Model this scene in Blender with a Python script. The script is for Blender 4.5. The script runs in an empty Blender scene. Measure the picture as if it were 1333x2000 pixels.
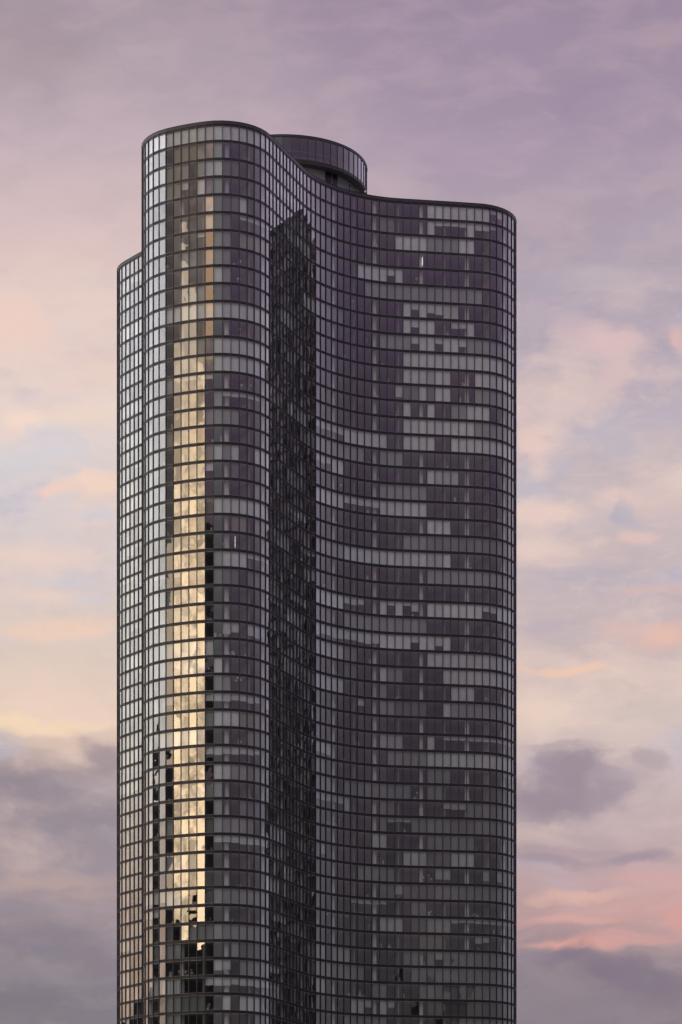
import bpy, math, random
from math import sin, cos, pi, tan, radians
R = random.Random(11)
sc = bpy.context.scene
COL = sc.collection

# ------------------------------------------------------------------ camera numbers (photo pixels)
F, XC, YH, EYE = 5514.2, 533.7, 2640.0, 1.7
TOP = EYE + 195.0                      # top of the parapet
PITCH = 2.815                          # storey height
BAND0 = TOP - 3.226                    # centre of the first spandrel band
NROW = 67

# ------------------------------------------------------------------ plan of the tower: three lobes, 58 panes each
Rc, AL, L1, R1, DE, R2, K1, K2 = 21.9796, .5069, 7.4465, 8.4284, .1192, 28.3753, .0001, -.0032
ROT, CX, CY = -.6547, 1.6132, 485.936
S0 = -51.8816 + .10
def build_outline():
    ga = pi/3 + AL - DE + K1*L1 + K2*6
    segs = [(Rc*AL, 1/Rc), (L1, K1), (6, K2), (R1*ga, -1/R1), (R2*DE, -1/R2)]
    T = sum(s[0] for s in segs)
    n = 4000
    th = []
    for i in range(n+1):
        s = T*i/n; e = 0; h = 0
        for ln, k in segs:
            h += k*min(max(s-e, 0), ln); e += ln
        th.append(h)
    x = [0.0]; y = [0.0]; ds = T/n
    for i in range(n):
        a = (th[i]+th[i+1])/2
        x.append(x[-1]+cos(a)*ds); y.append(y[-1]+sin(a)*ds)
    c = x[-1]*tan(pi/6)-y[-1]
    return T, n, x, [v+c for v in y]
T_, N_, OX, OY = build_outline()
W = 2*T_/58
def half(s):
    sg = 1 if s >= 0 else -1
    t = min(abs(s)/T_*N_, N_-1e-6); i = int(t); f = t-i
    return sg*(OX[i]*(1-f)+OX[i+1]*f), OY[i]*(1-f)+OY[i+1]*f
def outline(s):
    k = round(s/(2*T_)); x, y = half(s-2*T_*k)
    a = -k*2*pi/3
    x, y = x*cos(a)-y*sin(a), x*sin(a)+y*cos(a)
    return CX+x*cos(ROT)-y*sin(ROT), CY-(x*sin(ROT)+y*cos(ROT))
NP = 174
PT = [outline(S0+W*j) for j in range(NP)]          # PT[j] = mullion j; 0..62 run over the two front lobes
def unit(x, y):
    l = math.hypot(x, y) or 1; return x/l, y/l
def pn(j):                                          # outward normal of pane j
    a, b = PT[j % NP], PT[(j+1) % NP]
    tx, ty = unit(b[0]-a[0], b[1]-a[1]); return ty, -tx
def vn(j):
    a, b = pn(j-1), pn(j)
    nx, ny = unit(a[0]+b[0], a[1]+b[1]); m = 1/max(.5, nx*b[0]+ny*b[1]); return nx*m, ny*m
VN = [vn(j) for j in range(NP)]
def off(j, d):
    j %= NP; return PT[j][0]+VN[j][0]*d, PT[j][1]+VN[j][1]*d
def px_of(x, y): return XC+F*x/y

# ------------------------------------------------------------------ helpers
class MB:
    def __init__(s): s.v = []; s.f = []; s.t = []; s.tilt = []
    def quad(s, a, b, c, d, tone=0., tilt=(0, 0, 0)):
        i = len(s.v); s.v += [a, b, c, d]; s.f.append((i, i+1, i+2, i+3)); s.t.append(tone); s.tilt.append(tilt)
    def face(s, pts, tone=0.):
        i = len(s.v); s.v += pts; s.f.append(tuple(range(i, i+len(pts)))); s.t.append(tone); s.tilt.append((0, 0, 0))
    def prism(s, poly, z0, z1, tone=0., caps=True):     # poly counter-clockwise seen from above
        n = len(poly); i = len(s.v)
        s.v += [(x, y, z0) for x, y in poly]+[(x, y, z1) for x, y in poly]
        fs = [(i+k, i+(k+1) % n, i+n+(k+1) % n, i+n+k) for k in range(n)]
        if caps: fs += [tuple(range(i+n-1, i-1, -1)), tuple(range(i+n, i+2*n))]
        s.f += fs; s.t += [tone]*len(fs); s.tilt += [(0, 0, 0)]*len(fs)
    def bar(s, a, b, w, h, tone=0.):                    # box along a-b
        ax = (b[0]-a[0], b[1]-a[1], b[2]-a[2]); l = math.sqrt(sum(q*q for q in ax)); d = [q/l for q in ax]
        up = (0, 0, 1) if abs(d[2]) < .9 else (1, 0, 0)
        e = (d[1]*up[2]-d[2]*up[1], d[2]*up[0]-d[0]*up[2], d[0]*up[1]-d[1]*up[0]); le = math.sqrt(sum(q*q for q in e)); e = [q/le*w/2 for q in e]
        g = (e[1]*d[2]-e[2]*d[1], e[2]*d[0]-e[0]*d[2], e[0]*d[1]-e[1]*d[0]); lg = math.sqrt(sum(q*q for q in g)); g = [q/lg*h/2 for q in g]
        i = len(s.v)
        for p in (a, b):
            for se, sg in ((-1, -1), (1, -1), (1, 1), (-1, 1)):
                s.v.append(tuple(p[k]+se*e[k]+sg*g[k] for k in range(3)))
        fs = [(i, i+1, i+2, i+3), (i+7, i+6, i+5, i+4)]+[(i+k, i+4+k, i+4+(k+1) % 4, i+(k+1) % 4) for k in range(4)]
        s.f += fs; s.t += [tone]*6; s.tilt += [(0, 0, 0)]*6
    def build(s, name, m, parent=None, attrs=False, smooth=False):
        me = bpy.data.meshes.new(name); me.from_pydata(s.v, [], s.f); me.materials.append(m)
        if attrs:
            a = me.attributes.new('tone', 'FLOAT', 'FACE'); a.data.foreach_set('value', s.t)
            a = me.attributes.new('tilt', 'FLOAT_VECTOR', 'FACE'); a.data.foreach_set('vector', [q for t in s.tilt for q in t])
        if smooth: me.polygons.foreach_set('use_smooth', [True]*len(me.polygons))
        me.update()
        o = bpy.data.objects.new(name, me); COL.objects.link(o)
        if parent: o.parent = parent
        return o
def tag(o, label=None, cat=None, group=None, kind=None):
    for k, v in (('label', label), ('category', cat), ('group', group), ('kind', kind)):
        if v: o[k] = v
    return o
def empty(name):
    o = bpy.data.objects.new(name, None); COL.objects.link(o); return o
def circle(cx, cy, r, n, a0=0.): return [(cx+r*cos(a0+2*pi*k/n), cy+r*sin(a0+2*pi*k/n)) for k in range(n)]

# ------------------------------------------------------------------ materials
def mat(name):
    m = bpy.data.materials.new(name); m.use_nodes = True; t = m.node_tree; t.nodes.clear()
    o = t.nodes.new('ShaderNodeOutputMaterial'); return m, t, o
class G:                                                # tiny node-graph helper
    def __init__(s, t): s.t = t
    def put(s, sock, v):
        if isinstance(v, bpy.types.NodeSocket): s.t.links.new(v, sock)
        elif v is not None: sock.default_value = v
    def n(s, typ, ins=None, **kw):
        nd = s.t.nodes.new(typ)
        for k, v in kw.items(): setattr(nd, k, v)
        for k, v in (ins or {}).items(): s.put(nd.inputs[k], v)
        return nd
    def m(s, op, a, b=None, c=None, clamp=False):
        nd = s.n('ShaderNodeMath', operation=op); nd.use_clamp = clamp
        for i, v in enumerate((a, b, c)): s.put(nd.inputs[i], v)
        return nd.outputs[0]
    def v(s, op, a, b=None):
        nd = s.n('ShaderNodeVectorMath', operation=op); s.put(nd.inputs[0], a)
        if b is not None: s.put(nd.inputs['Scale' if op == 'SCALE' else 1], b)
        return nd.outputs['Value'] if op in ('LENGTH', 'DOT_PRODUCT', 'DISTANCE') else nd.outputs[0]
    def mix(s, f, a, b, typ='MIX'):
        nd = s.n('ShaderNodeMix', data_type='RGBA', blend_type=typ); s.put(nd.inputs[0], f); s.put(nd.inputs[6], a); s.put(nd.inputs[7], b); return nd.outputs[2]
    def step(s, x, a, b, lo=0., hi=1.):
        nd = s.n('ShaderNodeMapRange', interpolation_type='SMOOTHSTEP')
        for k, v in (('Value', x), ('From Min', a), ('From Max', b), ('To Min', lo), ('To Max', hi)): s.put(nd.inputs[k], v)
        return nd.outputs[0]
    def noise(s, vec, scale, detail=3, rough=.5, col=False, dist=0.):
        nd = s.n('ShaderNodeTexNoise', {'Vector': vec, 'Scale': scale, 'Detail': detail, 'Roughness': rough, 'Distortion': dist})
        return nd.outputs[1 if col else 0]
    def ramp(s, x, stops, interp='LINEAR'):
        nd = s.n('ShaderNodeValToRGB'); s.put(nd.inputs[0], x); cr = nd.color_ramp; cr.interpolation = interp
        while len(cr.elements) < len(stops): cr.elements.new(.5)
        for e, (p, c) in zip(cr.elements, stops): e.position = p
        for e, (p, c) in zip(cr.elements, stops): e.color = c
        return nd.outputs[0]
def lin(r, g, b, k=1.):
    f = lambda c: ((c/255+.055)/1.055)**2.4 if c > 10 else c/255/12.92
    return (f(r)*k, f(g)*k, f(b)*k, 1)

def simple(name, col, rough=.5, metal=0., var=0., scale=1., bump=0.):
    m, t, o = mat(name); g = G(t)
    p = g.n('ShaderNodeBsdfPrincipled', {'Roughness': rough, 'Metallic': metal})
    tc = g.n('ShaderNodeTexCoord').outputs['Object']
    nz = g.noise(tc, scale, 4)
    c = g.mix(nz, tuple(q*(1-var) for q in col[:3])+(1,), tuple(min(1, q*(1+var)) for q in col[:3])+(1,))
    g.put(p.inputs['Base Color'], c)
    g.put(p.inputs['Roughness'], g.m('ADD', g.m('MULTIPLY', nz, .2), rough-.1))
    if bump:
        b = g.n('ShaderNodeBump', {'Height': nz, 'Strength': bump}); g.put(p.inputs['Normal'], b.outputs[0])
    t.links.new(p.outputs[0], o.inputs[0]); return m

def glass_mat(name, r0, power, tint, wob):
    m, t, o = mat(name); g = G(t)
    geo = g.n('ShaderNodeNewGeometry')
    pos = geo.outputs['Position']
    tilt = g.n('ShaderNodeAttribute', attribute_name='tilt').outputs['Vector']
    # slow roller-wave warp of each pane plus its own small tilt in the frame
    sh = g.v('ADD', g.v('MULTIPLY', pos, (1, 1, .8)), g.v('SCALE', tilt, 37.))
    n1 = g.v('SUBTRACT', g.noise(sh, .55, 1.5, .45, col=True), (.5, .5, .5))
    n2 = g.v('SUBTRACT', g.noise(g.v('ADD', sh, (31, 17, 5)), 2.2, 1, .5, col=True), (.5, .5, .5))
    w = g.v('ADD', g.v('SCALE', n1, wob), g.v('SCALE', n2, wob*.13))
    nn = g.v('NORMALIZE', g.v('ADD', g.v('ADD', geo.outputs['Normal'], w), g.v('SCALE', tilt, .011)))
    fac = g.n('ShaderNodeLayerWeight', {'Blend': .5}).outputs['Facing']
    fr = g.m('ADD', g.m('MULTIPLY', g.m('POWER', fac, power), 1-r0), r0)
    tr = g.n('ShaderNodeBsdfTransparent', {'Color': tint})
    gl = g.n('ShaderNodeBsdfGlossy', {'Color': (.97, .96, .98, 1), 'Roughness': .0, 'Normal': nn})
    mx = g.n('ShaderNodeMixShader', {0: fr}); t.links.new(tr.outputs[0], mx.inputs[1]); t.links.new(gl.outputs[0], mx.inputs[2])
    t.links.new(mx.outputs[0], o.inputs[0]); return m

def blind_mat():
    m, t, o = mat('blind fabric'); g = G(t)
    tone = g.n('ShaderNodeAttribute', attribute_name='tone').outputs['Fac']
    pos = g.n('ShaderNodeNewGeometry').outputs['Position']
    tilt = g.n('ShaderNodeAttribute', attribute_name='tilt').outputs['Vector']
    nz = g.noise(pos, .9, 3)
    v = g.m('MULTIPLY', tone, g.m('ADD', g.m('MULTIPLY', nz, .24), .88))
    sx = g.n('ShaderNodeSeparateXYZ', {0: pos}); tx = g.n('ShaderNodeSeparateXYZ', {0: tilt})
    # drapes: folds where tilt.x = 1, lamella blinds where tilt.y = 1
    fold = g.m('SINE', g.m('ADD', g.m('MULTIPLY', sx.outputs[0], 30), g.m('MULTIPLY', sx.outputs[1], 34)))
    v = g.m('MULTIPLY', v, g.m('ADD', 1, g.m('MULTIPLY', g.m('MULTIPLY', fold, tx.outputs[0]), .22)))
    slat = g.m('SINE', g.m('MULTIPLY', sx.outputs[2], 62))
    v = g.m('MULTIPLY', v, g.m('ADD', 1, g.m('MULTIPLY', g.m('MULTIPLY', slat, tx.outputs[1]), .12)))
    warm = g.mix(tx.outputs[2], (1, .995, .985, 1), (1, .93, .78, 1))
    c = g.mix(1., g.n('ShaderNodeCombineColor', {0: v, 1: v, 2: v}).outputs[0], warm, 'MULTIPLY')
    d = g.n('ShaderNodeBsdfDiffuse', {'Color': c}); tl = g.n('ShaderNodeBsdfTranslucent', {'Color': c})
    mx = g.n('ShaderNodeMixShader', {0: .12}); t.links.new(d.outputs[0], mx.inputs[1]); t.links.new(tl.outputs[0], mx.inputs[2])
    t.links.new(mx.outputs[0], o.inputs[0]); return m

M_GLASS = glass_mat('bronze tinted reflective glass', .17, 2.6, (.80, .815, .805, 1), .024)
M_DGLASS = glass_mat('penthouse glass', .15, 2.8, (.6, .6, .6, 1), .012)
M_BLIND = blind_mat()
M_BRONZE = simple('dark bronze anodised aluminium', (.058, .049, .059), .42, .45, .3, .6)
M_SPAN = simple('spandrel plate', (.012, .0095, .012), .4, .2, .45, 1.2)
M_LOUV = simple('vent louver metal', (.04, .035, .04), .5, .3, .5, 2.5)
M_TRIM = simple('window head trim', (.30, .28, .30), .45, .4, .25, .8)
M_COPE = simple('parapet coping metal', (.048, .042, .052), .42, .5, .25, .7)
M_CEIL = simple('ceiling plaster', (.45, .43, .42), .9, 0, .12, .3)
M_WALL = simple('interior plaster', (.30, .275, .27), .9, 0, .35, .18)
M_COLW = simple('painted concrete column', (.82, .80, .78), .8, 0, .05, 1)
M_DRUMW = simple('pale render wall', (.30, .285, .30), .8, 0, .15, .5, .1)
M_SOFF = simple('soffit panel', (.07, .065, .072), .7, 0, .2, .8)
M_ROOF = simple('roof gravel', (.18, .175, .17), .95, 0, .4, 5, .3)
M_DOOR = simple('dark service door', (.012, .010, .014), .3, .2, .3, 2)
M_WHITE = simple('white painted metal', (.8, .8, .78), .4, 0, .03, 2)
M_STUFFM = simple('household objects', (.62, .58, .53), .7, 0, .9, 1.7)

def emit(name, col, s):
    m, t, o = mat(name); g = G(t); e = g.n('ShaderNodeEmission', {'Color': col, 'Strength': s}); t.links.new(e.outputs[0], o.inputs[0]); return m
M_LAMP = emit('lit lamp', (1, .93, .85, 1), 1.6)

# ------------------------------------------------------------------ which blinds are drawn (row, photo x range, code)
# codes: F full pale, M full dim, H half, Q quarter, L three quarters, S drapes, Y yellowish dim, W bright white
BL = {}
def col_of(x):                                       # pane index whose middle is nearest photo x
    best = min(range(64), key=lambda j: abs((px_of(*PT[j])+px_of(*PT[j+1]))/2-x)); return best
CMID = [(px_of(*PT[j])+px_of(*PT[j+1]))/2 for j in range(64)]
def setr(row, *spec):
    for x0, x1, c in spec:
        for j in range(3, 62):
            if x0 <= CMID[j] <= x1: BL[(row, j)] = c
# right lobe, transcribed row by row from the photograph
setr(0, (829, 953, 'F'), (953, 967, 'Q'), (967, 979, 'H'))
setr(1, (740, 770, 'D'), (829, 845, 'F'), (845, 906, 'Q'), (906, 922, 'F'), (922, 952, 'H'), (952, 967, 'Q'))
setr(2, (767, 829, 'F'), (829, 890, 'M'), (890, 921, 'F'))
setr(4, (697, 750, 'F'), (752, 767, 'H'), (767, 783, 'F'))
setr(5, (709, 738, 'M'), (738, 783, 'M'), (783, 950, 'M'))
setr(6, (783, 798, 'F'), (798, 813, 'H'), (813, 829, 'F'), (829, 860, 'L'), (860, 890, 'S'))
setr(7, (783, 798, 'F'), (798, 813, 'H'), (813, 844, 'F'), (876, 906, 'H'), (906, 921, 'F'), (615, 670, 'D'))
setr(8, (738, 798, 'M'), (798, 813, 'H'), (813, 844, 'F'), (844, 860, 'H'), (860, 890, 'F'), (890, 906, 'H'), (906, 998, 'M'))
setr(9, (783, 978, 'F'))
setr(10, (783, 876, 'F'), (829, 844, 'S'), (921, 998, 'F'))
setr(11, (767, 782, 'L'), (782, 813, 'D'), (813, 829, 'F'), (829, 844, 'D'), (844, 876, 'F'), (921, 1000, 'M'))
setr(12, (783, 798, 'F'), (829, 844, 'F'), (876, 906, 'M'), (906, 952, 'F'))
setr(13, (783, 921, 'F'), (921, 998, 'M'))
setr(14, (613, 670, 'H'), (670, 752, 'F'), (783, 844, 'F'), (876, 998, 'F'))
setr(15, (613, 670, 'M'), (670, 709, 'M'), (738, 783, 'M'))
setr(16, (613, 645, 'H'), (645, 670, 'F'), (829, 844, 'F'), (844, 890, 'S'))
setr(17, (738, 783, 'M'), (783, 829, 'M'))
setr(18, (613, 645, 'F'), (645, 670, 'F'), (670, 738, 'H'), (740, 829, 'F'))
setr(19, (829, 875, 'F')); setr(20, (783, 829, 'M'), (829, 998, 'D'))
setr(21, (613, 670, 'M'), (670, 829, 'F'), (829, 860, 'S'), (860, 875, 'F'))
setr(22, (829, 998, 'M'))
setr(24, (613, 670, 'F'), (670, 709, 'H'), (738, 752, 'F'), (752, 767, 'Q'), (767, 783, 'F'), (783, 798, 'Q'), (798, 813, 'L'), (829, 998, 'F'), (950, 966, 'H'))
setr(25, (670, 829, 'M'), (613, 645, 'D'))
setr(26, (613, 670, 'L'), (670, 740, 'L'), (740, 798, 'F'), (798, 813, 'H'), (813, 844, 'F'), (844, 860, 'L'), (860, 875, 'F'))
setr(27, (613, 670, 'F'), (670, 695, 'Y'), (829, 998, 'F'))
setr(28, (670, 697, 'D'), (738, 752, 'F'), (752, 783, 'M'), (860, 998, 'F'))
setr(29, (613, 670, 'F'), (738, 752, 'Y'), (876, 921, 'F'))
setr(30, (697, 709, 'H'), (738, 767, 'M'), (767, 829, 'D'), (860, 875, 'F'), (876, 998, 'M'))
setr(32, (738, 783, 'S'), (829, 845, 'F'), (860, 998, 'Q'))
setr(33, (613, 645, 'L'), (752, 829, 'M'), (829, 998, 'F'))
setr(35, (670, 783, 'M'), (829, 870, 'M'), (613, 645, 'M'))
setr(36, (613, 670, 'H'), (738, 767, 'Y'), (860, 905, 'H'), (905, 998, 'M'))
setr(37, (738, 760, 'Y'), (800, 829, 'M'), (829, 998, 'M'), (876, 921, 'Y'))
setr(38, (829, 920, 'M')); setr(39, (783, 798, 'F'), (876, 921, 'W'), (829, 876, 'D'))
setr(41, (783, 860, 'D'), (844, 1000, 'M')); setr(43, (738, 783, 'F'), (829, 876, 'S'), (876, 998, 'Q'))
setr(45, (829, 998, 'M'), (844, 860, 'H')); setr(46, (800, 998, 'M')); setr(47, (730, 760, 'M'), (813, 998, 'M'))
setr(48, (738, 752, 'W'), (829, 998, 'D')); setr(49, (876, 998, 'M')); setr(50, (750, 998, 'D'))
# left lobe
setr(0, (282, 529, 'F')); setr(1, (399, 431, 'M'), (337, 399, 'Y'))
setr(2, (322, 352, 'Y'), (352, 367, 'M'), (399, 431, 'F')); setr(3, (322, 352, 'Y'), (352, 367, 'H'), (399, 431, 'M'))
setr(4, (399, 414, 'F'), (414, 465, 'D'))
setr(5, (399, 414, 'F'), (414, 450, 'D'), (480, 529, 'Q')); setr(6, (414, 450, 'M'))
setr(7, (414, 450, 'M')); setr(8, (414, 431, 'F'), (431, 450, 'M'))
setr(9, (414, 450, 'D')); setr(10, (322, 529, 'F')); setr(12, (367, 414, 'Y'), (414, 529, 'F')); setr(13, (337, 367, 'M'), (367, 414, 'Y'), (414, 529, 'F'))
setr(15, (414, 431, 'M'), (431, 508, 'Q')); setr(18, (399, 414, 'Y'), (414, 431, 'F'), (431, 448, 'M'), (448, 465, 'F'), (495, 529, 'F'))
setr(20, (495, 508, 'M')); setr(21, (399, 414, 'Y'), (414, 529, 'F')); setr(24, (414, 431, 'M'), (465, 481, 'F'), (481, 529, 'Q'))
setr(31, (414, 448, 'M')); setr(32, (399, 508, 'H'), (322, 337, 'H')); setr(33, (399, 414, 'M'), (414, 465, 'F'), (465, 508, 'Y'), (322, 337, 'Y'))
setr(34, (480, 495, 'Y')); setr(35, (399, 495, 'H')); setr(36, (414, 448, 'F'), (448, 480, 'M'), (480, 495, 'Y')); setr(38, (414, 431, 'M'))
setr(39, (322, 337, 'M'), (399, 414, 'D'), (414, 480, 'M'), (480, 495, 'Y')); setr(40, (414, 529, 'H')); setr(43, (399, 414, 'D'), (414, 529, 'M'))
setr(45, (322, 337, 'D'), (399, 529, 'M')); setr(46, (322, 352, 'M'), (465, 529, 'D')); setr(47, (465, 529, 'M')); setr(48, (399, 529, 'H')); setr(49, (322, 352, 'M'), (352, 400, 'D'))
rb = random.Random(5)
for r in range(NROW):                                 # everything the photograph does not settle
    j = 0
    while j < NP:
        n = rb.choice((2, 3, 4, 5, 6)); p = rb.random()
        code = rb.choice('FFMMMDHQLSY') if p < (.42 if j > 63 else .30) else None
        for k in range(j, min(j+n, NP)):
            if k < 63 and ((r < 34 and CMID[k] > 613) or r in (0, 10, 12, 13)): continue
            if (r, k) not in BL and code:
                BL[(r, k)] = code if rb.random() > .12 else None
        j += n
TONE = {'F': .92, 'W': .95, 'M': .46, 'D': .27, 'H': .80, 'Q': .80, 'L': .80, 'S': .66, 'Y': .42}
DROP = {'F': 1, 'W': 1, 'M': 1, 'D': 1, 'H': .5, 'Q': .28, 'L': .76, 'S': 1, 'Y': 1}

# ------------------------------------------------------------------ the tower
tower = tag(empty('glass_tower'), 'tall dark glass apartment tower with three curved lobes and a round rooftop drum', 'tower')
tower.location = (0, 0, 0)
tower['kind'] = 'thing'
def zg(r):                                            # glass bottom and top of storey r
    zb = BAND0-PITCH*r
    return zb+.27, (TOP-.80 if r == 0 else zb+PITCH-.27)
front = [j for j in list(range(0, 63))+list(range(NP-60, NP))
         if px_of(*PT[(j+1) % NP]) > px_of(*PT[j % NP])+.3]
vis = [j for j in front if j < 63 or px_of(*PT[j % NP]) < 280]
def area(j): return px_of(*PT[(j+1) % NP])-px_of(*PT[j % NP])
VISROWS = 50
cand = sorted([(-(zg(r)[1]-zg(r)[0])*area(j)*F/PT[j][1], r, j) for j in vis for r in range(VISROWS)])[:100]
own = {(r, j) for _, r, j in cand}

rt = random.Random(3)
rest = MB(); restb = MB()
for r in range(NROW):
    z0, z1 = zg(r)
    for j in range(NP):
        a = off(j, 0); b = off(j+1, 0)
        tilt = (rt.gauss(0, .45), rt.gauss(0, .45), rt.gauss(0, .35))
        mb = MB() if (r, j) in own else rest
        mb.quad((a[0], a[1], z0), (b[0], b[1], z0), (b[0], b[1], z1), (a[0], a[1], z1), 0, tilt)
        wobj = None
        if (r, j) in own: wobj = mb.build('window', M_GLASS, tower, True)
        c = BL.get((r, j))
        if c:
            a = off(j, -.16); b = off(j+1, -.16)
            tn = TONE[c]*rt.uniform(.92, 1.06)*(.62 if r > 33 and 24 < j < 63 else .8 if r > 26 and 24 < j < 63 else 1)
            zz = z1-(z1-z0)*(DROP[c]*(1 if DROP[c] == 1 else rt.uniform(.85, 1.12)))
            e = unit(b[0]-a[0], b[1]-a[1]); g_ = .012
            a = (a[0]+e[0]*g_, a[1]+e[1]*g_); b = (b[0]-e[0]*g_, b[1]-e[1]*g_)
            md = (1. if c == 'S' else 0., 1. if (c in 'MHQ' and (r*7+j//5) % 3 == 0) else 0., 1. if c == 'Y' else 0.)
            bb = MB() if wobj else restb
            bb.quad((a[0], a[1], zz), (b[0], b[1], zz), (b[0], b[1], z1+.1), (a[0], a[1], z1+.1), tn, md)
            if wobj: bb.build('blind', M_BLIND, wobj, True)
tag(rest.build('window', M_GLASS, tower, True), kind='stuff')
tag(restb.build('blind', M_BLIND, tower, True), kind='stuff')

def ring(mb, d0, d1, z0, z1, tone=0., j0=0, j1=NP):   # closed ring section between offsets d0 (inner) and d1 (outer)
    for j in range(j0, j1):
        a, b, c, d = off(j, d1), off(j+1, d1), off(j+1, d0), off(j, d0)
        mb.quad((a[0], a[1], z0), (b[0], b[1], z0), (b[0], b[1], z1), (a[0], a[1], z1), tone)
        mb.quad((c[0], c[1], z0), (d[0], d[1], z0), (d[0], d[1], z1), (c[0], c[1], z1), tone)
        mb.quad((d[0], d[1], z0), (c[0], c[1], z0), (b[0], b[1], z0), (a[0], a[1], z0), tone)
        mb.quad((a[0], a[1], z1), (b[0], b[1], z1), (c[0], c[1], z1), (d[0], d[1], z1), tone)

# spandrel bands with their trims and vents, one part per storey
rv = random.Random(8)
def along(j, t, d):
    a = off(j, d); b = off(j+1, d); return (a[0]+(b[0]-a[0])*t, a[1]+(b[1]-a[1])*t)
for r in range(NROW):
    zc = BAND0-PITCH*r
    mb = MB(); ring(mb, -.10, .03, zc-.235, zc+.225); sp = mb.build('spandrel_band', M_SPAN, tower)
    mb = MB(); ring(mb, -.05, .045, zc-.275, zc-.237); ring(mb, -.05, .038, zc+.227, zc+.25); mb.build('trim', M_TRIM if r % 1 == 0 else M_TRIM, sp)
    mb = MB()
    for j in range(NP):
        if j % 3 == 1 or rv.random() < .03:
            z_a, z_b = zc-.13, zc+.13
            for k in range(4):
                zz = z_a+.065*k
                p = [along(j, .16, .033), along(j, .84, .033), along(j, .84, .062), along(j, .16, .062)]
                mb.prism([p[3], p[2], p[1], p[0]], zz, zz+.028)
    tag(mb.build('vent', M_LOUV, sp), kind='stuff')
# mullions
def mull(mb, j):
    x, y = PT[j]; nx, ny = unit(*VN[j]); tx, ty = -ny, nx; h = .047
    pts = []
    for a, d in ((-h, -.10), (h, -.10), (h, .055), (.026, .055), (.026, .115), (h, .115), (h, .135), (-h, .135), (-h, .115), (-.026, .115), (-.026, .055), (-h, .055)):
        pts.append((x+tx*a+nx*d, y+ty*a+ny*d))
    mb.prism(pts[::-1], BAND0-PITCH*(NROW-1)-.3, TOP-.50)
restm = MB()
vset = set(vis) | {63, 64 % NP}
for j in range(NP):
    if j in vset:
        mb = MB(); mull(mb, j); mb.build('mullion', M_BRONZE, tower)
    else: mull(restm, j)
tag(restm.build('mullion', M_BRONZE, tower), kind='stuff')

# parapet and roof
mb = MB(); ring(mb, -.45, .12, TOP-.50, TOP-.04); ring(mb, -.50, .17, TOP-.038, TOP); par = mb.build('parapet', M_COPE, tower)
mb = MB(); ring(mb, -.12, .05, TOP-.80, TOP-.505); mb.build('trim', M_SPAN, par)
mb = MB(); mb.face([(*off(j, -.5), TOP-.54) for j in range(NP)]); mb.build('roof', M_ROOF, tower)
# floors (slab + ceiling) one part per storey
for r in range(NROW+1):
    zc = BAND0-PITCH*r if r < NROW else None
    if zc is None: break
    mb = MB()
    mb.face([(*off(j, -.13), zc-.17) for j in range(NP)][::-1])
    mb.face([(*off(j, -.13), zc+.17) for j in range(NP)])
    mb.build('floor_slab', M_CEIL, tower)
mb = MB(); mb.face([(*off(j, -.13), TOP-.62) for j in range(NP)][::-1]); mb.build('ceiling', M_CEIL, tower)
# concrete columns behind the glass
for k in range(30):
    idx = (48.4+5.8*k) % NP; j = int(idx); x, y = along(j, idx-j, -1.0)
    mb = MB(); mb.prism(circle(x, y, .38, 16), 0, TOP-.64, caps=False); mb.build('column', M_COLW, tower, smooth=True)
# apartment walls: an inner ring and party walls
mb = MB()
ztop, zbot = TOP-.64, 0
for j in range(NP):
    a, b = off(j, -5.6), off(j+1, -5.6)
    mb.quad((a[0], a[1], zbot), (b[0], b[1], zbot), (b[0], b[1], ztop), (a[0], a[1], ztop))
mb.build('core_wall', M_WALL, tower)
for k in range(30):
    idx = (45.5+5.8*k) % NP; j = int(idx); a = along(j, idx-j, -.35); b = along(j, idx-j, -5.5)
    mb = MB(); mb.bar((a[0], a[1], ztop/2), (b[0], b[1], ztop/2), .2, ztop-.02); mb.build('party_wall', M_WALL, tower)
# base of the tower under the last storey
zb = BAND0-PITCH*(NROW-1)-.3
mb = MB(); ring(mb, -.8, -.25, 0, zb); mb.build('base', M_SPAN, tower)
# lit ceiling spots on one storey
mb = MB()
def dot(r, x, depth, s=.07, dz=.0):
    j = col_of(x); t = (x-px_of(*PT[j]))/max(1, px_of(*PT[j+1])-px_of(*PT[j])); p = along(j, min(max(t, .05), .95), -depth); z = BAND0-PITCH*(r-1)-.20-dz
    mb.prism(circle(p[0], p[1], s, 8), z-.03, z)
for x in (326, 331, 334, 421, 429, 436, 441, 449, 452, 461, 470, 475, 479, 487, 490, 500): dot(31, x, R.uniform(.6, 4.5), .06, R.uniform(0, .9))
for x in (655, 690, 905, 1380-560): dot(43, x, 2., .05)
tag(mb.build('ceiling_light', M_LAMP, tower), kind='stuff')
def wall_light(x, r, zlo, zhi, w=.09):
    j = col_of(x); t = (x-px_of(*PT[j]))/(px_of(*PT[j+1])-px_of(*PT[j])); p = along(j, t, -.30); zb_ = BAND0-PITCH*r+.27
    m_ = MB(); m_.prism(circle(p[0], p[1], w/2, 10), zb_+zlo, zb_+zhi)
    return m_.build('light_tube', M_LAMP, tower)
wall_light(826.5, 3, .45, 1.85); wall_light(460.5, 23, .3, 2.0, .07)

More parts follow.
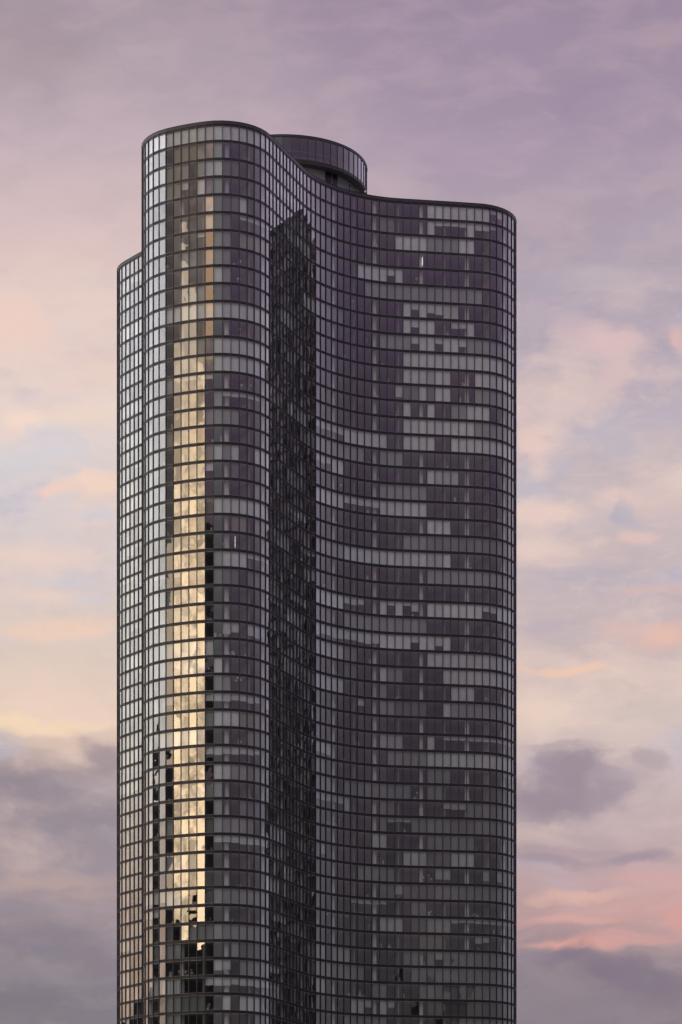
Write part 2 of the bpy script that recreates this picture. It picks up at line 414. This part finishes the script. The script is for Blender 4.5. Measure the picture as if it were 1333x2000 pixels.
# ------------------------------------------------------------------ rooftop drum
DR = 14.5; DT = EYE+203.3; DB = EYE+198.7; NW = 64
def dring(mb, r0, r1, z0, z1, n=NW*2):
    for k in range(n):
        A, B = 2*pi*k/n, 2*pi*(k+1)/n
        p = lambda rr, an: (CX+rr*cos(an), CY+rr*sin(an))
        a, b, c, d = p(r1, A), p(r1, B), p(r0, B), p(r0, A)
        mb.quad((*a, z0), (*b, z0), (*b, z1), (*a, z1)); mb.quad((*c, z0), (*d, z0), (*d, z1), (*c, z1))
        mb.quad((*d, z0), (*c, z0), (*b, z0), (*a, z0)); mb.quad((*a, z1), (*b, z1), (*c, z1), (*d, z1))
mb = MB(); dring(mb, DR-.5, DR+.10, DT-.36, DT-.03); dring(mb, DR-.55, DR+.15, DT-.028, DT); drum = mb.build('rooftop_drum', M_COPE, tower)
drum['label'] = 'round glazed drum rising from the roof behind the parapet'
A0 = -pi/2-.0
rest = MB()
for k in range(NW):
    A, B = A0+2*pi*k/NW, A0+2*pi*(k+1)/NW
    a = (CX+DR*cos(A), CY+DR*sin(A)); b = (CX+DR*cos(B), CY+DR*sin(B))
    seen = -1 <= k <= 16
    mb = MB() if seen else rest
    mb.quad((*a, DB+.55), (*b, DB+.55), (*b, DT-.36), (*a, DT-.36), 0, (rt.gauss(0, .4), rt.gauss(0, .4), rt.gauss(0, .3)))
    if seen: mb.build('window', M_DGLASS, drum, True)
tag(rest.build('window', M_DGLASS, drum, True), kind='stuff')
rest = MB()
for k in range(NW):
    A = A0+2*pi*k/NW; n = (cos(A), sin(A)); t = (-n[1], n[0]); mb = MB() if k <= 17 else rest
    q = [(CX+n[0]*(DR+d)+t[0]*s, CY+n[1]*(DR+d)+t[1]*s) for s, d in ((-.05, -.08), (-.05, .09), (.05, .09), (.05, -.08))]
    mb.prism(q[::-1] if False else q, DB+.02, DT-.37)
    if k <= 17: mb.build('mullion', M_BRONZE, drum)
tag(rest.build('mullion', M_BRONZE, drum), kind='stuff')
mb = MB(); dring(mb, DR-.2, DR+.02, DB+.03, DB+.55); mb.build('fascia', M_SPAN, drum)
mb = MB(); dring(mb, DR-1.6, DR+.05, DB-.02, DB+.028); mb.build('soffit', M_SOFF, drum)
mb = MB(); dring(mb, 12.7, 12.95, TOP-.53, DB-.02); mb.build('drum_wall', M_DRUMW, drum)
mb = MB(); mb.face([(*p, DT-.40) for p in circle(CX, CY, DR-.3, 64)][::-1]); mb.face([(*p, DT-.1) for p in circle(CX, CY, DR-.3, 64)]); mb.build('roof', M_CEIL, drum)
mb = MB(); mb.face([(*p, DB+.2) for p in circle(CX, CY, DR-.2, 64)]); mb.build('floor_slab', M_SOFF, drum)
mb = MB(); dring(mb, 7.8, 8.0, DB+.2, DT-.41, 48); mb.build('inner_wall', M_WALL, drum)
mb = MB(); dring(mb, DR-2.2, DR-2.1, DB+2.75, DB+2.83); dring(mb, DR-.7, DR-.66, DB+1.15, DB+1.19); mb.build('ceiling_rail', M_WHITE, drum)
# service door in the drum wall: two dark leaves with a centre post and transom
def wall_ang(px):                                     # angle on the wall circle whose front point is seen at photo x
    lo, hi = -pi/2, 0
    for _ in range(50):
        m_ = (lo+hi)/2
        if px_of(CX+12.95*cos(m_), CY+12.95*sin(m_)) < px: lo = m_
        else: hi = m_
    return lo
mb = MB(); a1, a2 = wall_ang(635.5), wall_ang(659.5); n = 6
for k in range(n):
    A, B = a1+(a2-a1)*k/n, a1+(a2-a1)*(k+1)/n
    p = lambda rr, an: (CX+rr*cos(an), CY+rr*sin(an))
    mb.prism([p(12.96, A), p(13.0, A), p(13.0, B), p(12.96, B)], TOP-.53, DB-.03)
door = mb.build('door', M_DOOR, drum)
mb = MB(); am = (a1+a2)/2
for an in (am,): mb.prism([(CX+rr*cos(an+q), CY+rr*sin(an+q)) for rr, q in ((13.0, -.003), (13.05, -.003), (13.05, .003), (13.0, .003))], TOP-.53, DB-.03)
for k in range(n):
    A, B = a1+(a2-a1)*k/n, a1+(a2-a1)*(k+1)/n
    mb.prism([p(13.0, A), p(13.04, A), p(13.04, B), p(13.0, B)], TOP+.95, TOP+1.0)
mb.build('door_frame', M_TRIM, door)
mb = MB(); dring(mb, 13.9, 13.95, TOP+.62, TOP+.67)
for k in range(40):
    A = 2*pi*k/40; mb.prism(circle(CX+13.92*cos(A), CY+13.92*sin(A), .025, 6), TOP-.53, TOP+.62)
mb.build('guardrail', M_COPE, drum)
# cleaning cradle arm and a white roof lamp near the drum's right edge
def at(px, py, depth): return (depth*(px-XC)/F, depth, EYE+depth*(YH-py)/F)
mb = MB(); A_, B_ = at(683, 360.5, 478), at(702, 374.5, 477); mb.bar(A_, B_, .34, .22); mb.bar((A_[0], A_[1], A_[2]-.1), (A_[0], A_[1], TOP-.53), .2, .2)
arm = mb.build('cradle_arm', M_COPE, tower); arm['label'] = 'slanted grey arm on the roof beside the drum'
mb = MB(); c = at(713.8, 374.0, 476.5)
for k in range(6):
    r_ = .17*math.sqrt(max(.05, 1-((k-2.5)/3)**2)); mb.prism(circle(c[0], c[1], r_, 12), c[2]-.17+.057*k, c[2]-.17+.057*(k+1)-.001)
lampo = mb.build('roof_lamp', M_WHITE, tower)
mb = MB(); mb.prism(circle(c[0], c[1], .05, 8), TOP-.53, c[2]-.18); mb.build('lamp_post', M_COPE, lampo)

# ------------------------------------------------------------------ small things on the window sills
cl = MB(); rc = random.Random(21)
for _ in range(700):
    r = rc.randrange(0, 50); j = rc.choice(vis)
    if BL.get((r, j)) in ('F', 'M', 'D', 'S', 'Y', 'W'): continue
    z0 = BAND0-PITCH*r+.172
    for q in range(rc.choice((1, 1, 2, 3))):
        t = rc.uniform(.12, .88); d = -rc.uniform(.35, 2.2); x, y = along(j, t, d)
        w = rc.uniform(.05, .28); h = rc.choice((.35, .45, .75, .8, 1.05, 1.3))*rc.uniform(.8, 1.1)
        if rc.random() < .35:      # lamp or plant: stem and wider top
            cl.prism(circle(x, y, .03, 6), z0, z0+h); cl.prism(circle(x, y, rc.uniform(.12, .26), 9), z0+h+.002, z0+h+rc.uniform(.2, .38))
        else: cl.prism(circle(x, y, w, rc.choice((4, 4, 7)), rc.uniform(0, 3)), z0, z0+h*.8)
tag(cl.build('household_items', M_STUFFM), 'small household items standing behind the tower windows', 'household items', kind='stuff')

# one bright white card standing in a dark window of the left lobe
p = along(col_of(435), .35, -.35); zc = EYE+(YH-1897.5)*p[1]/F
cb = MB(); cb.bar((p[0]-.28, p[1], zc), (p[0]+.28, p[1], zc), .03, .32); rb_ = MB()
def near_floor(z):
    r = round((BAND0-z)/PITCH+.5); return BAND0-PITCH*r+.172
o = cb.build('paper_sheet', M_WHITE); tag(o, 'small bright white sheet behind a dark window near the tower bottom left', 'paper')
rb_.prism(circle(p[0], p[1]+.03, .02, 6), near_floor(zc), zc); rb_.build('stand', M_WHITE, o)

# two table lamps seen through upper windows
def table_lamp(px, r, label):
    j = col_of(px); t = (px-px_of(*PT[j]))/(px_of(*PT[j+1])-px_of(*PT[j])); x, y = along(j, t, -1.0); z = BAND0-PITCH*r+.172
    e = empty('table_lamp'); e.location = (x, y, z); tag(e, label, 'lamp', 'table lamps behind upper windows')
    b = MB(); b.prism(circle(0, 0, .16, 10), 0, .04); b.prism(circle(0, 0, .05, 8), .041, .62); b.prism(circle(0, 0, .12, 10), .622, .92); b.build('stem', M_STUFFM, e)
    s = MB(); n = 14; i = circle(0, 0, .34, n); u = circle(0, 0, .2, n)
    for k in range(n): s.quad((*i[k], .93), (*i[(k+1) % n], .93), (*u[(k+1) % n], 1.3), (*u[k], 1.3))
    s.build('lamp_shade', M_WHITE, e)
table_lamp(473.5, 7, 'white shaded lamp behind the eighth storey glass of the left lobe')
table_lamp(471, 8, 'pale lamp behind the ninth storey glass, directly under a white shaded lamp')

# ------------------------------------------------------------------ ground and the far skyline that the glass mirrors
def ground_mat():
    m, t, o = mat('ground'); g = G(t); p = g.n('ShaderNodeBsdfPrincipled', {'Roughness': .85})
    tc = g.n('ShaderNodeTexCoord').outputs['Object']
    g.put(p.inputs['Base Color'], g.mix(g.noise(tc, .03, 6), (.04, .04, .042, 1), (.12, .115, .11, 1))); t.links.new(p.outputs[0], o.inputs[0]); return m
mb = MB(); S = 9000
for ix in range(-4, 4):
    for iy in range(-4, 4): mb.quad((ix*S/4, iy*S/4, 0), ((ix+1)*S/4, iy*S/4, 0), ((ix+1)*S/4, (iy+1)*S/4, 0), (ix*S/4, (iy+1)*S/4, 0))
tag(mb.build('ground', ground_mat()), kind='structure')
def city_mat():
    m, t, o = mat('far facades'); g = G(t)
    p = g.n('ShaderNodeBsdfPrincipled', {'Roughness': .5})
    geo = g.n('ShaderNodeNewGeometry'); s = g.n('ShaderNodeSeparateXYZ', {0: geo.outputs['Position']})
    h = g.m('ADD', s.outputs[0], g.m('MULTIPLY', s.outputs[1], 1.0))
    wx = g.m('GREATER_THAN', g.m('FRACT', g.m('MULTIPLY', h, .31)), .45); wz = g.m('GREATER_THAN', g.m('FRACT', g.m('MULTIPLY', s.outputs[2], .29)), .5)
    tone = g.n('ShaderNodeAttribute', attribute_name='tone').outputs['Fac']
    wall = g.mix(tone, (.012, .012, .015, 1), (.10, .085, .075, 1))
    g.put(p.inputs['Base Color'], g.mix(g.m('MULTIPLY', wx, wz), wall, (.008, .008, .01, 1)))
    t.links.new(p.outputs[0], o.inputs[0]); return m
cm = MB(); rk = random.Random(17)
def block(az, d, w, dep, h, tone, setback=True):      # az in degrees clockwise from the view direction, seen from the tower
    a = radians(az); (ox, oy) = (-23, 441) if az > 190 else (18, 474); cx, cy = ox+d*sin(a), oy+d*cos(a)
    ux, uy = cos(a), -sin(a); vx, vy = sin(a), cos(a)
    def box(w, dep, z0, z1):
        cm.prism([(cx-ux*w/2-vx*dep/2, cy-uy*w/2-vy*dep/2), (cx-ux*w/2+vx*dep/2, cy-uy*w/2+vy*dep/2), (cx+ux*w/2+vx*dep/2, cy+uy*w/2+vy*dep/2), (cx+ux*w/2-vx*dep/2, cy+uy*w/2-vy*dep/2)], z0, z1, tone)
    if setback: box(w, dep, 0, h*.86); box(w*.7, dep*.7, h*.86+.01, h*.96); box(w*.35, dep*.35, h*.96+.01, h)
    else: box(w, dep, 0, h)
block(206.0, 600, 58, 50, 312, .05, False)            # the tall slab mirrored in one column of panes
block(272, 430, 46, 40, 197, .1); block(240.5, 520, 26, 40, 205, .08, False)
for k in range(7): block(210.5+4.6*k, 590+6*(k % 3), 52, 40, (162, 160, 163, 161, 160, 162, 156)[k], .15+.1*(k % 3), False)
for k, az_ in enumerate((184, 192, 199, 203)): block(az_, 560+7*k, 60, 36, (128, 142, 136, 140)[k], .1, False)
block(157.5, 620, 15, 20, 150, .1); block(163, 560, 26, 20, 110, .3)
for k in range(130):
    az = rk.uniform(140, 300); d = rk.uniform(500, 1300); base = (70+.105*d if az > 190 else 55+.08*d)
    block(az, d, rk.uniform(22, 48), rk.uniform(22, 48), base*rk.uniform(.72, 1.12), rk.random(), rk.random() < .3)
city = cm.build('city_skyline', city_mat(), None, True)
tag(city, 'far city blocks behind the viewer, mirrored dark in the tower glass', 'skyline', kind='stuff')

# ------------------------------------------------------------------ world: dusk sky in true directions
SUN_AZ, SUN_EL = 226.0, 3.2
w = bpy.data.worlds.new('World'); sc.world = w; w.use_nodes = True; t = w.node_tree; t.nodes.clear(); g = G(t)
out = g.n('ShaderNodeOutputWorld'); bg = g.n('ShaderNodeBackground')
D = g.n('ShaderNodeTexCoord').outputs['Generated']; sx = g.n('ShaderNodeSeparateXYZ', {0: D}); X, Y, Z = sx.outputs
hor = g.m('SQRT', g.m('ADD', g.m('MULTIPLY', X, X), g.m('MULTIPLY', Y, Y)))
az = g.m('ARCTAN2', X, Y)                                  # -pi..pi, 0 = ahead
azd = g.m('MULTIPLY', az, 180/pi); az360 = g.m('MODULO', g.m('ADD', azd, 360), 360)
tel = g.m('DIVIDE', Z, g.m('MAXIMUM', hor, .02)); eld = g.m('MULTIPLY', g.m('ARCTANGENT', tel), 180/pi)
# chart of the forward sky: thousandths of the photograph (azimuth across, slope down)
cxp = g.m('ADD', g.m('MULTIPLY', az, F/1000), XC/1000); cyp = g.m('SUBTRACT', YH/1000, g.m('MULTIPLY', tel, F/1000))
P0 = g.n('ShaderNodeCombineXYZ', {0: cxp, 1: cyp, 2: 0.}).outputs[0]
wv = g.v('SUBTRACT', g.noise(g.v('MULTIPLY', P0, (1, 1.9, 1)), 2.6, 4, .5, col=True), (.5, .5, .5))
P1 = g.v('ADD', P0, g.v('MULTIPLY', wv, (.30, .13, 0)))
wv2 = g.v('SUBTRACT', g.noise(g.v('MULTIPLY', P0, (1, 1.5, 1)), 9, 4, .5, col=True), (.5, .5, .5))
P2 = g.v('ADD', g.v('ADD', P0, g.v('MULTIPLY', wv, (.12, .05, 0))), g.v('MULTIPLY', wv2, (.10, .06, 0)))
y1 = g.n('ShaderNodeSeparateXYZ', {0: P1}).outputs[1]
yy = g.m('DIVIDE', g.m('ADD', y1, .25), 2.5)
def st(lst): return [((y+250)/2500, lin(*c)) for y, c in lst]
left = g.ramp(yy, st([(-200, (166, 148, 162)), (100, (178, 161, 172)), (280, (198, 178, 187)), (430, (218, 194, 194)), (600, (236, 211, 203)), (800, (236, 217, 209)), (960, (222, 212, 212)), (1120, (220, 206, 204)), (1260, (226, 206, 194)), (1400, (238, 212, 192)), (1490, (180, 162, 162)), (1640, (158, 146, 155)), (1740, (166, 149, 155)), (1850, (142, 132, 142)), (2010, (132, 125, 134))]))
right = g.ramp(yy, st([(-200, (156, 138, 158)), (60, (162, 143, 165)), (260, (170, 152, 172)), (420, (180, 163, 177)), (560, (180, 167, 181)), (720, (186, 173, 186)), (860, (198, 184, 190)), (1000, (206, 190, 192)), (1150, (200, 183, 188)), (1300, (208, 189, 187)), (1420, (222, 202, 194)), (1560, (204, 184, 184)), (1680, (194, 168, 172)), (1780, (212, 168, 164)), (1880, (150, 134, 144)), (2010, (136, 124, 135))]))
side = g.step(g.m('ADD', g.n('ShaderNodeSeparateXYZ', {0: P1}).outputs[0], g.m('MULTIPLY', g.m('SUBTRACT', cyp, .3), -.25)), .30, .95)
sky = g.mix(side, left, right)
# broad soft mottling and fine cirrus texture
n_a = g.noise(g.v('MULTIPLY', P1, (1, 1.9, 1)), 3.0, 6, .52); n_b = g.noise(g.v('MULTIPLY', P2, (1, 2.2, 1)), 7, 5, .55)
band = g.m('MULTIPLY', g.step(cyp, .35, .75), g.step(cyp, 2.0, 1.5))
cirr = g.m('MULTIPLY', g.step(n_a, .50, .66), band)
sky = g.mix(g.m('MULTIPLY', cirr, .42), sky, lin(248, 216, 200))
blue = g.m('MULTIPLY', g.step(n_a, .46, .34), g.m('MULTIPLY', band, .5))
sky = g.mix(blue, sky, lin(186, 186, 206))
sky = g.mix(g.m('MULTIPLY', g.step(n_b, .42, .66), .11), sky, lin(236, 206, 206))
n_f = g.noise(g.v('MULTIPLY', P2, (1, 2.6, 1)), 22, 5, .62)
sky = g.mix(g.m('MULTIPLY', g.m('MULTIPLY', g.step(n_f, .46, .70), g.m('MULTIPLY', g.step(cyp, .3, .9), g.step(cyp, 1.6, 1.4))), .16), sky, lin(240, 214, 206))
sky = g.mix(g.m('MULTIPLY', g.step(n_b, .52, .36), .05), sky, lin(140, 128, 150))
n_c = g.m('MULTIPLY', g.m('SUBTRACT', g.noise(g.v('MULTIPLY', P2, (1, 1.7, 1)), 8.5, 7, .60), .5), 1.7)
def blob(sky, x, y, rx, ry, col, k, fine=True, edge=.35):
    d = g.v('LENGTH', g.v('MULTIPLY', g.v('SUBTRACT', P2 if fine else P1, (x/1000, y/1000, 0)), (1000/rx, 1000/ry, 0)))
    if k >= .9 and fine: return g.mix(g.step(g.m('ADD', d, g.m('MULTIPLY', n_c, .95)), 1.3, .22, 0., min(1, k)), sky, lin(*col))
    return g.mix(g.step(g.m('ADD', d, n_c), 1.26, .18, 0., k), sky, lin(*col))
for b in [
    (30, 640, 80, 50, (247, 211, 196), .7), (-60, 700, 150, 90, (240, 212, 198), .4), (150, 800, 110, 40, (246, 220, 204), .7), (40, 825, 55, 28, (253, 224, 206), .8), (180, 700, 90, 60, (240, 208, 196), .4),
    (90, 870, 90, 50, (214, 213, 222), .55), (40, 910, 70, 50, (214, 213, 220), .5), (180, 950, 75, 26, (250, 218, 198), .85), (105, 962, 36, 16, (250, 212, 194), .8),
    (190, 1010, 60, 22, (212, 211, 220), .55), (70, 1085, 150, 26, (244, 214, 200), .6), (120, 1130, 80, 18, (214, 210, 218), .5), (90, 1165, 110, 20, (244, 214, 200), .55), (180, 1170, 50, 18, (212, 208, 216), .5), (120, 1230, 150, 30, (248, 212, 190), .75), (10, 1255, 40, 14, (220, 208, 210), .4), (100, 1330, 160, 45, (232, 210, 194), .4),
    (60, 1418, 200, 20, (252, 222, 190), .85), (100, 1455, 120, 16, (222, 194, 178), .6),
    (60, 1545, 130, 44, (146, 134, 146), .75), (205, 1480, 55, 40, (160, 144, 152), .8), (100, 1498, 70, 14, (200, 176, 166), .5), (140, 1610, 200, 45, (148, 137, 148), .55), (90, 1575, 60, 10, (172, 156, 160), .5), (60, 1720, 190, 18, (190, 165, 160), .7), (190, 1745, 80, 16, (184, 158, 158), .6), (60, 1770, 120, 18, (150, 142, 154), .5), (80, 1840, 200, 30, (136, 128, 141), .5), (110, 1910, 140, 16, (150, 140, 150), .5), (60, 1960, 160, 30, (126, 119, 130), .5),
    (1180, 690, 75, 36, (226, 194, 194), .85), (1190, 745, 55, 40, (222, 192, 192), .75), (1110, 660, 45, 30, (212, 186, 192), .6), (1328, 680, 30, 30, (230, 188, 184), .8), (1060, 880, 60, 42, (240, 209, 199), .85), (1065, 935, 50, 26, (236, 206, 198), .7),
    (1150, 560, 130, 50, (186, 178, 192), .35), (1180, 860, 100, 50, (190, 184, 198), .55), (1290, 820, 80, 40, (190, 182, 198), .4), (1060, 1010, 90, 34, (242, 212, 200), .8), (1040, 1070, 60, 40, (240, 212, 200), .7), (1200, 985, 55, 18, (232, 202, 196), .6), (1215, 1015, 40, 26, (184, 180, 196), .7), (1290, 1000, 60, 40, (224, 198, 194), .5), (1230, 1062, 50, 18, (236, 200, 190), .7), (1150, 1090, 60, 20, (214, 190, 190), .5),
    (1120, 1140, 120, 40, (188, 178, 190), .6), (1250, 1170, 90, 12, (226, 188, 180), .6), (1300, 1250, 60, 30, (236, 192, 178), .9), (1210, 1235, 50, 22, (222, 188, 182), .6), (1090, 1235, 90, 30, (192, 176, 188), .5), (1110, 1318, 105, 13, (244, 204, 182), .9), (1070, 1400, 80, 50, (240, 214, 198), .7), (1250, 1400, 100, 40, (206, 190, 188), .5), (1270, 1495, 60, 22, (178, 162, 170), .7),
    (1120, 1545, 150, 80, (182, 164, 172), .6), (1030, 1565, 90, 46, (164, 149, 158), .85), (1125, 1508, 80, 38, (158, 142, 155), .92), (1100, 1562, 120, 40, (157, 141, 154), .88), (1190, 1530, 50, 26, (168, 152, 163), .85), (1110, 1468, 70, 12, (178, 162, 170), .7), (1230, 1520, 70, 16, (186, 168, 176), .6), (1240, 1685, 110, 20, (166, 148, 160), .9), (1060, 1685, 70, 14, (164, 148, 160), .7), (1150, 1665, 60, 10, (176, 156, 164), .6),
    (1120, 1755, 130, 12, (228, 184, 172), .8), (1250, 1735, 120, 20, (220, 172, 168), .5), (1110, 1800, 140, 14, (224, 172, 162), .7), (1120, 1848, 120, 14, (228, 168, 158), .9), (1240, 1835, 110, 16, (218, 166, 160), .7), (1322, 1805, 20, 34, (224, 160, 152), .6), (1050, 1640, 70, 20, (206, 182, 180), .4),
    (1180, 1965, 260, 75, (146, 133, 144), .93), (1135, 1872, 50, 30, (138, 123, 138), 1.), (1195, 1900, 80, 34, (135, 120, 136), 1.), (1265, 1935, 80, 34, (135, 121, 136), .95), (1090, 1885, 50, 22, (142, 128, 141), .95), (1300, 1950, 120, 40, (136, 122, 136), .8), (1180, 1960, 150, 26, (142, 130, 142), .6), (1040, 1878, 60, 12, (150, 136, 150), .8),
    (60, 120, 160, 90, (174, 156, 162), .5), (60, 60, 120, 60, (164, 147, 157), .45), (420, 110, 200, 90, (184, 166, 180), .35), (1000, 90, 120, 60, (164, 146, 170), .4), (1290, 100, 60, 40, (182, 158, 168), .5), (1130, 380, 120, 20, (194, 175, 186), .4), (900, 300, 160, 60, (180, 160, 180), .5), (1170, 215, 110, 50, (156, 139, 166), .5),
]: sky = blob(sky, *b)
sky = g.mix(g.m('MULTIPLY', g.m('MULTIPLY', g.step(n_c, .05, .5), g.step(cyp, .45, .8)), g.m('MULTIPLY', g.step(cyp, 1.75, 1.4), .30)), sky, lin(252, 224, 208))
sky = g.mix(g.m('MULTIPLY', g.step(n_c, -.05, -.45), g.m('MULTIPLY', g.step(cyp, .5, .9), .16)), sky, lin(160, 152, 172))
fwd = sky
# the rest of the dome by azimuth (degrees clockwise from ahead): brightness seen in the mirrored columns
def gm(a, b, wdt): return g.m('MULTIPLY', g.step(az360, a-wdt, a+wdt), g.step(az360, b+wdt, b-wdt))
el_c = g.step(eld, 5, 24)
dome = g.mix(el_c, lin(104, 102, 104), lin(152, 128, 162))
wn = g.noise(g.v('MULTIPLY', D, (1, 1, 2.6)), 5, 6, .6); wn2 = g.noise(g.v('MULTIPLY', D, (1, 1, 2.2)), 14, 5, .6, dist=.6)
dome = g.mix(g.m('MULTIPLY', g.step(wn, .4, .65), .35), dome, lin(176, 160, 168))
dome = g.mix(g.m('MULTIPLY', gm(176, 199, 5), .85), dome, g.mix(el_c, lin(150, 152, 152), lin(184, 184, 184)))
# right-hand side, brightening towards the view direction
rb1 = g.m('MULTIPLY', g.step(az360, 120, 45), 1.)
dome = g.mix(rb1, dome, g.mix(el_c, lin(165, 162, 175, 1.0), lin(225, 208, 235, 1.05)))
# bright pale western sky on the left
lb = g.step(az360, 243.5, 247.5)
pale = g.mix(g.step(eld, 7.5, 14), lin(226, 196, 172, 1.5), g.mix(g.step(eld, 14, 21), lin(236, 234, 224, 2.1), lin(232, 230, 234, 2.1)))
fall = g.step(az360, 262, 345, 1.5, .42)
dome = g.mix(lb, dome, g.v('SCALE', pale, g.m('MULTIPLY', fall, g.step(wn2, .25, .7, .8, 1.15))))
# sunset glow
glow = g.m('MULTIPLY', gm(211, 236.5, 1.5), 1.)
gl_c = g.mix(g.step(g.m('ADD', eld, g.m('MULTIPLY', g.m('SUBTRACT', wn2, .5), 9)), 17.2, 20.0), g.v('SCALE', lin(255, 220, 172)[:3], g.step(wn2, .38, .62, .2, 4.6)), g.v('SCALE', lin(214, 198, 190)[:3], g.step(wn2, .35, .65, .45, 1.1)))
dome = g.mix(gm(237, 244.5, 1.), dome, g.mix(el_c, lin(118, 114, 112), lin(140, 135, 134)))
dome = g.mix(glow, dome, gl_c)
dome = g.mix(g.m('MULTIPLY', gm(200, 212, 2), g.m('MULTIPLY', g.step(eld, 18.6, 19.6), g.step(eld, 22.8, 21.5))), dome, lin(250, 205, 160, 2.2))
low = g.step(eld, 7.6, 5.5); dome = g.mix(g.m('MULTIPLY', low, .8), dome, lin(120, 108, 108))
away = g.step(g.m('ABSOLUTE', azd), 12, 34)
cust = g.mix(away, fwd, dome)
# overhead: lilac
cust = g.mix(g.step(eld, 28, 45), cust, lin(205, 208, 216, 2.5))
cust = g.mix(g.step(Z, 0, -.03), cust, (.06, .055, .06, 1))
nish = g.n('ShaderNodeTexSky', sky_type='NISHITA'); nish.sun_disc = False; nish.sun_elevation = radians(SUN_EL); nish.sun_rotation = radians(SUN_AZ); nish.dust_density = 2.0
fin = g.mix(.06, cust, g.v('SCALE', nish.outputs[0], .08))
t.links.new(fin, bg.inputs[0]); bg.inputs[1].default_value = 1.0; t.links.new(bg.outputs[0], out.inputs[0])
w.cycles.sampling_method = 'MANUAL'; w.cycles.sample_map_resolution = 1024

# ------------------------------------------------------------------ low veiled sun behind the viewer
sl = bpy.data.lights.new('Sun', 'SUN'); sl.energy = .5; sl.angle = radians(36); sl.color = (1, .78, .52)
so = bpy.data.objects.new('sun', sl); COL.objects.link(so)
import mathutils
d = mathutils.Vector((sin(radians(SUN_AZ))*cos(radians(SUN_EL)), cos(radians(SUN_AZ))*cos(radians(SUN_EL)), sin(radians(SUN_EL))))
so.rotation_euler = d.to_track_quat('Z', 'Y').to_euler()

# ------------------------------------------------------------------ camera
cd = bpy.data.cameras.new('Camera'); co = bpy.data.objects.new('Camera', cd); COL.objects.link(co)
co.location = (0, 0, EYE); co.rotation_euler = (pi/2, 0, 0)
cd.sensor_fit = 'HORIZONTAL'; cd.sensor_width = 36; cd.lens = 36*F/1333
cd.shift_x = (666.5-XC)/1333; cd.shift_y = (YH-1000)/1333
cd.clip_start = 1; cd.clip_end = 30000
sc.camera = co
sc.view_settings.view_transform = 'Standard'; sc.view_settings.look = 'None'; sc.view_settings.exposure = 0; sc.view_settings.gamma = 1
sc.render.engine = 'CYCLES'; cy = sc.cycles
cy.max_bounces = 8; cy.diffuse_bounces = 2; cy.glossy_bounces = 4; cy.transparent_max_bounces = 12; cy.sample_clamp_indirect = 8
cy.use_denoising = True
